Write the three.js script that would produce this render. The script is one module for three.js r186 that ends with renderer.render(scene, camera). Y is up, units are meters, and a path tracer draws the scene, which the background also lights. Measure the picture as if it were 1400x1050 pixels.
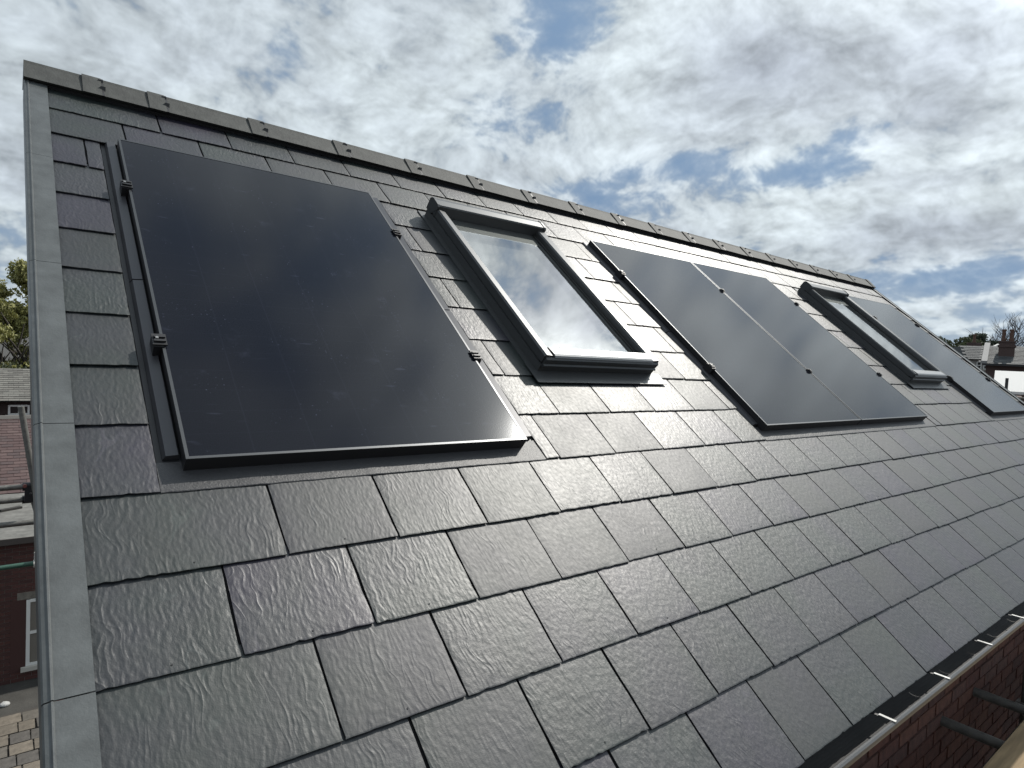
import * as THREE from 'three';
import { mergeGeometries } from 'three/addons/utils/BufferGeometryUtils.js';
import { ImprovedNoise } from 'three/addons/math/ImprovedNoise.js';

/* ---------------------------------------------------------------- camera */
const TH = THREE.MathUtils.degToRad(39), S = Math.sin(TH), C = Math.cos(TH), H0 = 6.5;   // roof pitch; height of the roof line v = 0
const scene = new THREE.Scene();
const camera = new THREE.PerspectiveCamera(62.174, 4 / 3, 0.05, 3000);
camera.position.set(-0.0954, 7.157, 1.340);
camera.up.set(-0.0103, 0.9977, -0.0660);
camera.lookAt(-0.0954 + 0.6256, 7.157 - 0.0455, 1.340 - 0.7788);
const renderer = new THREE.WebGLRenderer({ antialias: true });
renderer.toneMapping = THREE.LinearToneMapping;
renderer.toneMappingExposure = 1.1;
renderer.shadowMap.enabled = true;

/* ---------------------------------------------------------------- sun */
const sunDir = new THREE.Vector3(0.668, 0.741, -0.062).normalize();
const sun = new THREE.DirectionalLight(new THREE.Color(1.0, 0.955, 0.88), 3.8);
sun.position.copy(sunDir).multiplyScalar(60).add(new THREE.Vector3(4, 6, -2));
sun.target.position.set(4, 6, -2);
sun.castShadow = true; sun.shadow.radius = 1.6;
sun.shadow.mapSize.set(4096, 4096);
Object.assign(sun.shadow.camera, { left: -30, right: 30, top: 30, bottom: -30, near: 1, far: 200 });
scene.add(sun, sun.target);

/* ---------------------------------------------------------------- sky */
function rng(seed) { let a = seed >>> 0; return () => { a = (a + 0x6D2B79F5) | 0; let t = Math.imul(a ^ (a >>> 15), 1 | a); t = (t + Math.imul(t ^ (t >>> 7), 61 | t)) ^ t; return ((t ^ (t >>> 14)) >>> 0) / 4294967296; }; }
const perlin = new ImprovedNoise();
const sstep = (a, b, x) => { const t = Math.min(1, Math.max(0, (x - a) / (b - a))); return t * t * (3 - 2 * t); };
const mixN = (a, b, t) => a + (b - a) * t;
function fbm3(x, y, z, oct, gain = 0.5) { let s = 0, a = 1, n = 0; for (let i = 0; i < oct; i++) { s += a * perlin.noise(x, y, z); n += a; x *= 2.03; y *= 2.03; z = z * 2.03 + 7.1; a *= gain; } return s / n; }

camera.updateMatrixWorld();
function pixelDir(px, py) {                                   // direction of a photograph pixel (1400 x 1050)
  const f = 870.8;
  return new THREE.Vector3((px - 700) / f, -(py - 525) / f, -1).applyQuaternion(camera.quaternion).normalize();
}
// where the cloud layer is open, thick or thin in the photograph: [x, y, half width, half height, amount of cloud]
const skyGuides = [
  [120, 15, 70, 30, -0.10], [275, 40, 45, 40, -0.13], [385, 60, 40, 50, -0.16], [315, 145, 40, 45, -0.09], [450, 75, 60, 40, 0.12], [560, 110, 60, 60, 0.12],
  [665, 150, 45, 60, -0.24], [770, 25, 75, 55, -0.28], [735, 60, 45, 40, -0.16], [620, 40, 50, 50, 0.08], [860, 235, 85, 22, -0.24], [960, 222, 75, 22, -0.20],
  [1125, 230, 60, 26, -0.30], [1190, 185, 45, 24, -0.24], [1060, 245, 60, 18, -0.18], [800, 265, 60, 16, -0.2], [1340, 372, 75, 20, -0.32], [1290, 385, 50, 14, -0.18], [1385, 445, 60, 30, -0.25],
  [1110, 90, 170, 70, 0.34], [950, 60, 90, 70, 0.18], [880, 150, 80, 40, 0.2], [1330, 60, 110, 60, 0.22], [1360, 160, 70, 40, 0.16], [1290, 300, 130, 40, 0.34], [1080, 300, 80, 24, 0.25],
  [1000, 175, 120, 24, 0.16], [1140, 355, 45, 14, 0.22], [1280, 420, 90, 14, 0.12], [250, 110, 120, 60, 0.18], [90, 60, 90, 60, 0.2], [20, 210, 60, 70, 0.2], [15, 300, 50, 20, -0.08], [520, 170, 80, 40, 0.14], [720, 230, 90, 22, 0.2],
].map(([x, y, w, h, a]) => { const d = pixelDir(x, y); return { az: Math.atan2(d.x, -d.z), el: Math.asin(d.y), w: w / 1050, h: h / 950, a }; });
// grey bellies of thick cloud: [x, y, half width, half height, amount]
const greyGuides = [[1110, 95, 130, 60, 0.55], [1300, 320, 140, 30, 0.6], [1340, 40, 110, 70, 0.45], [1250, 170, 90, 40, 0.3], [1000, 60, 70, 60, 0.3], [1330, 240, 120, 16, 0.3], [15, 215, 40, 40, 0.3], [930, 330, 80, 16, 0.3], [200, 60, 140, 50, 0.16]]
  .map(([x, y, w, h, a]) => { const d = pixelDir(x, y); return { az: Math.atan2(d.x, -d.z), el: Math.asin(d.y), w: w / 1050, h: h / 950, a }; });
greyGuides.push({ az: 1.20, el: 0.80, w: 0.05, h: 0.06, a: 0.9 }, { az: 1.30, el: 0.735, w: 0.03, h: 0.035, a: 0.8 });   // the dark patches mirrored in the near roof window
skyGuides.push({ az: 1.20, el: 0.80, w: 0.035, h: 0.045, a: -0.15 }, { az: 1.30, el: 0.735, w: 0.02, h: 0.025, a: -0.12 });
function guide(list, az, el) { let s = 0; const ce = Math.cos(el); for (const g of list) { const dx = (az - g.az) * ce / g.w; if (dx > 2.4 || dx < -2.4) continue; const dy = (el - g.el) / g.h; if (dy > 2.4 || dy < -2.4) continue; s += g.a * Math.exp(-(dx * dx + dy * dy)); } return s; }
{
  const SW = 4096, SH = 2048, data = new Float32Array(SW * SH * 4);
  for (let j = 0; j < SH; j++) {
    const el = ((j + 0.5) / SH - 0.5) * Math.PI, y = Math.sin(el), ce = Math.cos(el);
    for (let i = 0; i < SW; i++) {
      const phi = ((i + 0.5) / SW - 0.5) * 2 * Math.PI, x = Math.cos(phi) * ce, z = Math.sin(phi) * ce, o = (j * SW + i) * 4;
      const cosA = x * sunDir.x + y * sunDir.y + z * sunDir.z, ang = Math.acos(Math.min(1, Math.max(-1, cosA))) * 57.3;
      const glow = 1 + 10 * Math.exp(-ang / 8) + 0.25 * Math.exp(-ang / 24);
      const hz = sstep(0.16, -0.02, y);
      let r = mixN(0.185, 0.37, hz), g = mixN(0.28, 0.45, hz), b = mixN(0.42, 0.52, hz);
      const bg = 1 + 4.0 * Math.exp(-ang / 11); r *= bg; g *= bg; b *= bg;
      if (y > -0.03) {
        const k = 1 / (Math.max(y, 0) + 0.36), qx = x * k, qz = z * k, az = Math.atan2(x, -z);
        const wx = fbm3(qx * 1.6 + 3.1, qz * 1.6, 1.7, 4, 0.55), wz = fbm3(qx * 1.6, qz * 1.6 + 8.2, 4.9, 4, 0.55);
        const px = qx + wx * 0.15, pz = qz + wz * 0.15;
        const big = fbm3(px * 1.5 + 1.7, pz * 1.5 + 5.2, 0.6, 3);
        const fine = fbm3(px * 6.0, pz * 6.0, 9.3, 7, 0.62), puff = fbm3(px * 13.0 + 4.4, pz * 13.0, 3.3, 6, 0.66);
        const D = 0.60 + 0.26 * big + 0.60 * fine + 0.32 * puff + 0.85 * guide(skyGuides, az, el);
        const cover = 0.45 * sstep(0.44, 0.62, D) + 0.55 * sstep(0.20, 0.74, D);
        const shadeN = fbm3(px * 3.2 + 0.16, pz * 3.2 + 0.05, 21.4, 6, 0.6);
        const thick = Math.min(1, Math.max(0, 0.12 + 0.5 * shadeN + 0.2 * (D - 0.75) + 0.75 * guide(greyGuides, az, el)));
        const br = mixN(0.62, 0.28, thick) * (0.98 + 0.6 * fine + 0.75 * puff) * glow;
        const warm = Math.exp(-ang / 14) * 0.09;
        const low = sstep(0.12, 0.0, y) * 0.35;
        const cr = mixN(br * (0.90 + warm), 0.47, low), cg = mixN(br * 1.01, 0.52, low), cb = mixN(br * (1.07 + 0.12 * thick - 1.4 * warm), 0.55, low);
        r = mixN(r, cr, cover); g = mixN(g, cg, cover); b = mixN(b, cb, cover);
      } else { r = 0.44; g = 0.48; b = 0.51; }
      data[o] = r; data[o + 1] = g; data[o + 2] = b; data[o + 3] = 1;
    }
  }
  const sky = new THREE.DataTexture(data, SW, SH, THREE.RGBAFormat, THREE.FloatType);
  sky.mapping = THREE.EquirectangularReflectionMapping; sky.magFilter = THREE.LinearFilter; sky.minFilter = THREE.LinearFilter; sky.needsUpdate = true;
  scene.background = sky; scene.environment = sky;
}

/* ---------------------------------------------------------------- helpers */
const rand = rng(20417);
const rr = (a, b) => a + (b - a) * rand();
const taken = {};
function numbered(n) { const k = taken[n] = (taken[n] ?? -1) + 1; return k ? n + '_' + String(k).padStart(3, '0') : n; }
function shade(o) { o.castShadow = true; o.receiveShadow = true; return o; }
function mesh(name, geo, mat, parent) { const m = shade(new THREE.Mesh(geo, mat)); m.name = parent ? name : numbered(name); (parent ?? scene).add(m); return m; }
function thing(name, label, category, pos = [0, 0, 0], group) { const o = new THREE.Group(); o.name = numbered(name); o.position.set(...pos); o.userData = { label, category }; if (group) o.userData.group = group; scene.add(o); return o; }
function structure(name, geo, mat, label) { const m = mesh(name, geo, mat); m.userData = { kind: 'structure', label: label }; return m; }
const lin = (r, g, b) => new THREE.Color().setRGB(r, g, b);
const stdm = (r, g, b, rough, extra = {}) => new THREE.MeshStandardMaterial({ color: lin(r, g, b), roughness: rough, metalness: 0, ...extra });
function box(x0, x1, y0, y1, z0, z1) { const g = new THREE.BoxGeometry(x1 - x0, y1 - y0, z1 - z0); g.translate((x0 + x1) / 2, (y0 + y1) / 2, (z0 + z1) / 2); return metreUV(g); }
function metreUV(g) {                                         // box-projected uv in metres
  if (g.index) g = g.toNonIndexed();
  const p = g.attributes.position, n = g.attributes.normal, uv = new Float32Array(p.count * 2);
  for (let i = 0; i < p.count; i++) {
    const ax = Math.abs(n.getX(i)), ay = Math.abs(n.getY(i)), az = Math.abs(n.getZ(i)), x = p.getX(i), y = p.getY(i), z = p.getZ(i);
    if (ax >= ay && ax >= az) { uv[2 * i] = z; uv[2 * i + 1] = y; } else if (ay >= az) { uv[2 * i] = x; uv[2 * i + 1] = z; } else { uv[2 * i] = x; uv[2 * i + 1] = y; }
  }
  g.setAttribute('uv', new THREE.BufferAttribute(uv, 2)); return g;
}
const merge = (list) => mergeGeometries(list.map((g) => (g.index ? g.toNonIndexed() : g)));
function tube(a, b, r, seg = 14) {                              // round bar between two points
  const A = new THREE.Vector3(...a), B = new THREE.Vector3(...b), L = A.distanceTo(B);
  const g = new THREE.CylinderGeometry(r, r, L, seg, 1, false); g.translate(0, L / 2, 0);
  g.applyQuaternion(new THREE.Quaternion().setFromUnitVectors(new THREE.Vector3(0, 1, 0), B.clone().sub(A).normalize())); g.translate(...a); return g;
}
function extrudeX(pts, x0, x1, bevel = 0) {                     // profile of [z, y] points swept along x
  const s = new THREE.Shape(pts.map(([z, y]) => new THREE.Vector2(-z, y)));
  const g = new THREE.ExtrudeGeometry(s, { depth: x1 - x0, bevelEnabled: bevel > 0, bevelSize: bevel, bevelThickness: bevel, bevelSegments: 1 });
  g.rotateY(Math.PI / 2); g.translate(x0, 0, 0); return metreUV(g);   // shape x (= -z) turns to world z
}
function extrudeV(pts, v0, v1) {                                // profile of [u, n] points swept along v (roof axes)
  const s = new THREE.Shape(pts.map(([u, n]) => new THREE.Vector2(u, -n)));
  const g = new THREE.ExtrudeGeometry(s, { depth: v1 - v0, bevelEnabled: false });
  g.rotateX(-Math.PI / 2); g.translate(0, v0, 0);
  return metreUV(g);
}
// roof axes: x = u along the eaves, y = v up the slope, z = n out of the roof
const ROOF_TURN = -(Math.PI / 2 - TH);
const rw = (u, v, n) => [u, H0 + v * S + n * C, -v * C + n * S];
function roofThing(name, label, category, u, v, n, group) { const o = thing(name, label, category, rw(u, v, n), group); o.rotation.x = ROOF_TURN; return o; }

/* periodic noise for tiling textures */
const permT = (() => { const r = rng(99), p = new Uint8Array(512), a = [...Array(256).keys()]; for (let i = 255; i > 0; i--) { const j = Math.floor(r() * (i + 1)); [a[i], a[j]] = [a[j], a[i]]; } for (let i = 0; i < 512; i++) p[i] = a[i & 255]; return p; })();
const GX = [...Array(16).keys()].map((i) => Math.cos(i * Math.PI / 8)), GY = [...Array(16).keys()].map((i) => Math.sin(i * Math.PI / 8));
function pn(x, y, px, py, seed = 0) {
  const xi = Math.floor(x), yi = Math.floor(y), fx = x - xi, fy = y - yi;
  const x0 = ((xi % px) + px) % px, x1 = (x0 + 1) % px, y0 = ((yi % py) + py) % py, y1 = (y0 + 1) % py;
  const h = (a, b) => permT[(permT[(a + seed * 17) & 255] + b) & 255] & 15;
  const u = fx * fx * fx * (fx * (fx * 6 - 15) + 10), v = fy * fy * fy * (fy * (fy * 6 - 15) + 10);
  const a = h(x0, y0), b = h(x1, y0), c = h(x0, y1), d = h(x1, y1);
  const n0 = GX[a] * fx + GY[a] * fy, n1 = GX[b] * (fx - 1) + GY[b] * fy, n2 = GX[c] * fx + GY[c] * (fy - 1), n3 = GX[d] * (fx - 1) + GY[d] * (fy - 1);
  return 1.4 * (n0 + u * (n1 - n0) + v * (n2 - n0 + u * (n0 - n1 - n2 + n3)));
}
function texture(w, h, fn, srgb) {                              // fn(s, t) -> grey number or [r, g, b], 0..1
  const d = new Uint8Array(w * h * 4);
  for (let j = 0; j < h; j++) for (let i = 0; i < w; i++) {
    let c = fn((i + 0.5) / w, (j + 0.5) / h); if (typeof c === 'number') c = [c, c, c];
    const o = (j * w + i) * 4; for (let k = 0; k < 3; k++) d[o + k] = Math.max(0, Math.min(255, Math.round(c[k] * 255))); d[o + 3] = 255;
  }
  const t = new THREE.DataTexture(d, w, h, THREE.RGBAFormat, THREE.UnsignedByteType);
  t.wrapS = t.wrapT = THREE.RepeatWrapping; t.magFilter = THREE.LinearFilter; t.minFilter = THREE.LinearMipmapLinearFilter; t.generateMipmaps = true;
  if (srgb) t.colorSpace = THREE.SRGBColorSpace; t.needsUpdate = true; return t;
}
function fb(s, t, p, oct, seed, gain = 0.5) { let r = 0, a = 1, n = 0, q = p; for (let i = 0; i < oct; i++) { r += a * pn(s * q, t * q, q, q, seed + i); n += a; a *= gain; q *= 2; } return r / n; }
function rep(t, rx, ry) { const c = t.clone(); c.repeat.set(rx, ry); c.needsUpdate = true; return c; }

/* ---------------------------------------------------------------- materials */
// riven slate: uv spans 1.6 m per tile
const ST = 1.6;
const slateBump = texture(2048, 2048, (s, t) => {
  const wob = pn(s * 14, t * 20, 14, 20, 3) * 0.5 + pn(s * 40, t * 36, 40, 36, 4) * 0.32;
  const a = pn(s * 84 + wob * 1.3, t * 12, 84, 12, 5), b = pn(s * 190 + wob * 1.8, t * 46, 190, 46, 6);
  const ridge = 1 - Math.min(1, Math.abs(a) * 2.1);
  const vein = 1 - Math.min(1, Math.abs(pn(s * 30 + wob * 0.7, t * 7, 30, 7, 11)) * 9);
  const patch = sstep(-0.15, 0.4, pn(s * 11, t * 9, 11, 9, 8));
  const fine = pn(s * 240 + wob, t * 100, 240, 100, 7), fin2 = pn(s * 620, t * 560, 620, 560, 9);
  return 0.42 + 0.24 * ridge * ridge * (0.15 + 0.85 * patch) + 0.14 * b + 0.08 * fine + 0.08 * pn(s * 210, t * 180, 210, 180, 15) + 0.15 * pn(s * 104, t * 84, 104, 84, 16) + 0.05 * fin2 + 0.05 * pn(s * 9, t * 7, 9, 7, 2) + 0.16 * vein * vein * patch;
});
const slateMap = texture(1024, 1024, (s, t) => {
  const m = sstep(-0.35, 0.35, fb(s, t, 5, 4, 20)), l = 0.5 + 0.5 * fb(s, t, 12, 5, 30, 0.6);
  const wob = pn(s * 14, t * 20, 14, 20, 3) * 0.5 + pn(s * 40, t * 36, 40, 36, 4) * 0.32;
  const vein = 1 - Math.min(1, Math.abs(pn(s * 30 + wob * 0.7, t * 7, 30, 7, 11)) * 26);
  const gate = sstep(0.12, 0.42, pn(s * 22, t * 26, 22, 26, 41)) * sstep(0.0, 0.3, pn(s * 9, t * 9, 9, 9, 44));
  const speck = pn(s * 260, t * 260, 260, 260, 51) > 0.62 ? 0.12 : 0;
  const scuff = sstep(0.30, 0.62, fb(s, t, 16, 4, 66, 0.7)) * sstep(0.1, 0.4, pn(s * 4, t * 4, 4, 4, 67));
  const e = 0.6 * vein * gate + speck * 0.6 + 0.10 * scuff, k = 0.86 + 0.28 * (l - 0.5) + 0.05 * pn(s * 200, t * 60, 200, 60, 14);
  return [Math.min(1, mixN(0.80, 0.86, m) * k + e), Math.min(1, mixN(0.88, 0.81, m) * k + e), Math.min(1, mixN(0.86, 0.95, m) * k + e)];
}, true);
const slateRough = texture(512, 512, (s, t) => 0.93 + 0.07 * fb(s, t, 10, 4, 60) + 0.06 * pn(s * 120, t * 120, 120, 120, 63));
const slateMats = [[0.024, 0.030, 0.030], [0.019, 0.027, 0.025], [0.029, 0.027, 0.037], [0.031, 0.037, 0.036], [0.019, 0.023, 0.026]].map(([r, g, b], i) => new THREE.MeshPhysicalMaterial({ color: lin(r, g, b), map: slateMap, roughness: [0.54, 0.57, 0.51, 0.55, 0.58][i], roughnessMap: slateRough, bumpMap: slateBump, bumpScale: [0.0020, 0.0015, 0.0017, 0.0022, 0.0013][i], ior: 1.64 }));

const grit = texture(512, 512, (s, t) => 0.5 + 0.35 * fb(s, t, 24, 5, 70, 0.7));
const mottle = texture(512, 512, (s, t) => { const v = 0.84 + 0.3 * fb(s, t, 6, 6, 80, 0.62); return [v, v, v]; }, true);
const deckMat = stdm(0.02, 0.02, 0.022, 0.9);
const vergeMat = stdm(0.112, 0.122, 0.124, 0.46, { map: rep(mottle, 1.5, 1.5), bumpMap: rep(grit, 6, 6), bumpScale: 0.0006 });
const ridgeMat = stdm(0.066, 0.069, 0.064, 0.75, { map: rep(mottle, 2.2, 2.2), bumpMap: rep(grit, 3, 3), bumpScale: 0.002 });
const ridgeUnderMat = stdm(0.018, 0.018, 0.02, 0.7);
const clipMat = stdm(0.02, 0.02, 0.022, 0.55);
const panelSmudge = texture(1024, 1024, (s, t) => {
  const sm = sstep(0.25, 0.62, fb(s, t, 7, 5, 101, 0.62)) * 0.5, sp = sstep(0.60, 0.75, pn(s * 120, t * 150, 120, 150, 103)) * sstep(0.0, 0.4, pn(s * 9, t * 9, 9, 9, 104));
  const st = sstep(0.5, 0.75, pn(s * 14 + 0.6 * t, t * 60, 14, 60, 105)) * sstep(0.1, 0.45, pn(s * 5, t * 5, 5, 5, 106));
  const gap = (q) => { const f = Math.abs(((q * 6) % 1) - 0.5); return f > 0.488 ? 1 : 0; }, cell = Math.max(gap(s), gap(t * 2));
  const v = 0.22 + 0.26 * sm + 0.30 * sp + 0.13 * st + 0.035 * cell + 0.03 * pn(s * 300, t * 300, 300, 300, 107);
  return [v, v, v * 1.02];
}, true);
const panelBump = texture(1024, 1024, (s, t) => 0.5 + 0.3 * pn(s * 430, t * 430, 430, 430, 111) + 0.2 * pn(s * 200, t * 200, 200, 200, 112));
const panelGlass = new THREE.MeshPhysicalMaterial({ color: lin(0.20, 0.22, 0.32), map: panelSmudge, roughness: 0.11, bumpMap: panelBump, bumpScale: 0.00004, ior: 1.42, specularIntensity: 0.42, specularColor: new THREE.Color(0.86, 0.92, 1.0) });
const frameMat = stdm(0.09, 0.093, 0.097, 0.4, { metalness: 0.85 });
const clampMat = stdm(0.012, 0.012, 0.014, 0.5);
const trayMat = stdm(0.012, 0.012, 0.014, 0.5, { bumpMap: rep(grit, 4, 4), bumpScale: 0.0004 });
const channelMat = stdm(0.06, 0.06, 0.066, 0.36, { metalness: 0.3 });
const apronMat = stdm(0.04, 0.04, 0.043, 0.5, { bumpMap: rep(grit, 6, 6), bumpScale: 0.002 });
const claddingMat = stdm(0.07, 0.073, 0.076, 0.38, { metalness: 0.45 });
const sashMat = stdm(0.21, 0.215, 0.22, 0.36, { metalness: 0.75 });
const sealMat = stdm(0.02, 0.02, 0.02, 0.6);
const flashMat = stdm(0.075, 0.078, 0.08, 0.42, { metalness: 0.4 });
const windowGlass = new THREE.MeshPhysicalMaterial({ color: lin(0.94, 0.97, 0.96), roughness: 0.015, transmission: 1, thickness: 0, ior: 3.0 });
const blindMat = stdm(0.02, 0.021, 0.021, 0.85);
const gutterMat = stdm(0.008, 0.008, 0.009, 0.65);
const lipMat = stdm(0.07, 0.072, 0.075, 0.42);
const galvMat = stdm(0.42, 0.42, 0.41, 0.45, { metalness: 0.6, map: rep(mottle, 3, 3) });
const fasciaMat = stdm(0.03, 0.03, 0.032, 0.5);

/* ---------------------------------------------------------------- ground */
const groundMat = stdm(0.065, 0.062, 0.056, 0.95, { map: rep(mottle, 0.25, 0.25), bumpMap: rep(grit, 1, 1), bumpScale: 0.01 });
{
  const g = new THREE.PlaneGeometry(1600, 1600, 1, 1); g.rotateX(-Math.PI / 2);
  structure('ground', metreUV(g), groundMat, 'dark worn ground between the houses');
}

/* ---------------------------------------------------------------- house under the roof */
const G = 0.2254, ULEFT = 0.0, URIGHT = 8.22, EAVE = -0.69, APEX_V = 2.78;
const RIDGE_Z = rw(0, 2.79, 0.05)[2], RIDGE_Y = rw(0, 2.79, 0.05)[1];
const house = thing('slate_roofed_house', 'brick house with dark grey slate roof carrying black solar panels and roof windows', 'house', [0, 0, 0]);
const WALL_Z = 0.30;
const brickTex = (() => {                                        // only for wall faces that the photograph does not show
  const cv = document.createElement('canvas'); cv.width = 512; cv.height = 512; const x = cv.getContext('2d'), r = rng(5);
  x.fillStyle = '#6a6158'; x.fillRect(0, 0, 512, 512);
  for (let j = 0; j < 16; j++) for (let i = -1; i < 5; i++) { const k = r(); x.fillStyle = `rgb(${92 + 40 * k},${50 + 20 * k},${40 + 14 * k})`; x.fillRect(i * 119.1 + (j % 2) * 59 + 3, j * 32 + 3, 112, 26); }
  const t = new THREE.CanvasTexture(cv); t.wrapS = t.wrapT = THREE.RepeatWrapping; t.colorSpace = THREE.SRGBColorSpace; return t;
})();
const brickWallMat = new THREE.MeshStandardMaterial({ map: rep(brickTex, 1 / 0.967, 1 / 1.2), roughness: 0.9 });
const mortarMat = stdm(0.16, 0.145, 0.125, 0.95, { bumpMap: rep(grit, 6, 6), bumpScale: 0.003 });
const brickMats = [[0.135, 0.050, 0.036], [0.115, 0.042, 0.032], [0.155, 0.062, 0.042], [0.095, 0.040, 0.034], [0.125, 0.056, 0.044]].map(([r, g, b]) => stdm(r, g, b, 0.88, { map: rep(mottle, 4, 4), bumpMap: rep(grit, 5, 5), bumpScale: 0.003 }));
const wall = mesh('front_wall', box(0.27, URIGHT - 0.02, 0, 5.93, 0.06, WALL_Z - 0.008), mortarMat, house);
{
  const geos = [0, 1, 2].map((k) => { const r = rng(300 + k), g = new THREE.BoxGeometry(0.215, 0.065, 0.02, 4, 2, 1), p = g.attributes.position; for (let i = 0; i < p.count; i++) if (p.getZ(i) > 0) { const e = Math.abs(p.getX(i)) > 0.1 || Math.abs(p.getY(i)) > 0.03; p.setXYZ(i, p.getX(i) * (e ? 0.985 : 1) + (r() - 0.5) * 0.003, p.getY(i) * (e ? 0.96 : 1) + (r() - 0.5) * 0.002, p.getZ(i) + (r() - 0.5) * 0.002); } g.computeVertexNormals(); return metreUV(g); });
  for (let j = 0; j < 15; j++) for (let i = 0; i < 20; i++) {
    const x = 1.72 + i * 0.225 + (j % 2) * 0.1125, y = 5.885 - j * 0.075;
    const m = mesh('brick', geos[Math.floor(rand() * 3)], brickMats[Math.floor(rand() * 5)], wall);
    m.position.set(x + rr(-0.002, 0.002), y + rr(-0.0015, 0.0015), WALL_Z - 0.008 + rr(0, 0.003));
  }
  mesh('rear_wall', box(0.27, URIGHT - 0.02, 0, 5.93, 2 * RIDGE_Z - WALL_Z, 2 * RIDGE_Z - WALL_Z + 0.25), brickWallMat, house);
  const prof = [[WALL_Z - 0.26, 0], [WALL_Z - 0.26, H0 - 0.33], [RIDGE_Z, RIDGE_Y - 0.14], [2 * RIDGE_Z - WALL_Z + 0.26, H0 - 0.33], [2 * RIDGE_Z - WALL_Z + 0.26, 0]];
  mesh('gable_wall', extrudeX(prof, 0.272, 0.52), brickWallMat, house); mesh('gable_wall', extrudeX(prof, URIGHT - 0.27, URIGHT - 0.022), brickWallMat, house);
  mesh('soffit', box(0.0, URIGHT, 5.935, 5.955, WALL_Z - 0.2, 0.464), fasciaMat, house);
  mesh('fascia_board', box(0.0, URIGHT, 5.935, 6.045, 0.466, 0.486), fasciaMat, house);
}
// the slope itself: its children are the slates
const deck = mesh('roof_slope', box(0.0, URIGHT, EAVE + 0.03, APEX_V - 0.03, -0.04, -0.003), deckMat, house);
deck.position.set(...rw(0, 0, 0)); deck.rotation.x = ROOF_TURN;
{
  const rear = mesh('rear_roof_slope', box(0.0, URIGHT - 0.25, EAVE + 0.03, APEX_V - 0.03, -0.04, 0.006), slateMats[1], house);
  rear.position.set(URIGHT, H0, 2 * RIDGE_Z); rear.rotation.set(ROOF_TURN, Math.PI, 0, 'YXZ');
}
function slateGeo(w, len, seed) {                               // riven slab with dressed, chipped edges; x 0..w, y 0..len, tilted onto the course below
  const r = rng(seed), nx = Math.max(4, Math.round(w / 0.013)), ys = [0, 0.005, 0.04, 0.09, 0.14, 0.19, len].filter((y, i, a) => i < 2 || y <= len), ny = ys.length;
  const lift = [r() * 0.0024, r() * 0.0024], pos = [], idx = [], uv = [], ou = r() * 3.7, ov = r() * 3.1, T = 0.0042, ex = [0, 0].map(() => ys.map(() => (r() - 0.5) * 0.0022));
  const top = (x, y) => 0.0112 + mixN(lift[0], lift[1], x / w) * (1 - y / G) - 0.0062 * (y / G);
  const bot = [...Array(nx + 1)].map(() => (r() < 0.12 ? 0.0035 * r() : 0.0011 * r())), drop = [...Array(nx + 1)].map(() => 0.0006 + 0.0016 * r() * r());
  for (let j = 0; j < ny; j++) for (let i = 0; i <= nx; i++) {
    let x = (i / nx) * w, y = ys[j]; const edge = i === 0 ? 0 : i === nx ? 1 : -1;
    if (edge >= 0) x += ex[edge][j];
    let z = top(x, y); if (j === 0) { y += bot[i]; z -= drop[i]; } if (edge >= 0) z -= 0.0008;
    pos.push(x, y, z); uv.push((x + ou) / ST, (y + ov) / ST);
  }
  const at = (i, j) => j * (nx + 1) + i;
  for (let j = 0; j < ny - 1; j++) for (let i = 0; i < nx; i++) idx.push(at(i, j), at(i + 1, j), at(i + 1, j + 1), at(i, j), at(i + 1, j + 1), at(i, j + 1));
  const ring = []; for (let i = 0; i <= nx; i++) ring.push(at(i, 0)); for (let j = 1; j < ny; j++) ring.push(at(nx, j)); const left = []; for (let j = ny - 1; j >= 0; j--) left.push(at(0, j));
  const skirt = (list) => { const b0 = pos.length / 3; for (const k of list) { pos.push(pos[3 * k], pos[3 * k + 1], pos[3 * k + 2], pos[3 * k], pos[3 * k + 1], pos[3 * k + 2] - T); uv.push(uv[2 * k], uv[2 * k + 1], uv[2 * k] + 0.003, uv[2 * k + 1] - 0.003); } for (let k = 0; k < list.length - 1; k++) { const a = b0 + 2 * k; idx.push(a, a + 1, a + 3, a, a + 3, a + 2); } };
  skirt(ring); skirt(left);
  const g = new THREE.BufferGeometry(); g.setAttribute('position', new THREE.Float32BufferAttribute(pos, 3)); g.setAttribute('uv', new THREE.Float32BufferAttribute(uv, 2)); g.setIndex(idx); g.computeVertexNormals();
  if (w > 0.2 && len > 0.15 && r() < 0.6) {                                   // head of the rivet that pins the tail of the slate
    const d = new THREE.CylinderGeometry(0.0022, 0.0022, 0.003, 6); d.rotateX(Math.PI / 2); d.translate(w / 2 + (r() - 0.5) * 0.01, 0.017, top(w / 2, 0.017) - 0.0004);
    return merge([g, d]);
  }
  return g.toNonIndexed();
}
const recess = [[0.202, 1.437, 2, 9], [1.655, 2.465, 4, 9], [2.925, 5.290, 2, 9], [5.690, 6.50, 4, 9], [6.705, 7.93, 2, 9]];
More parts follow.
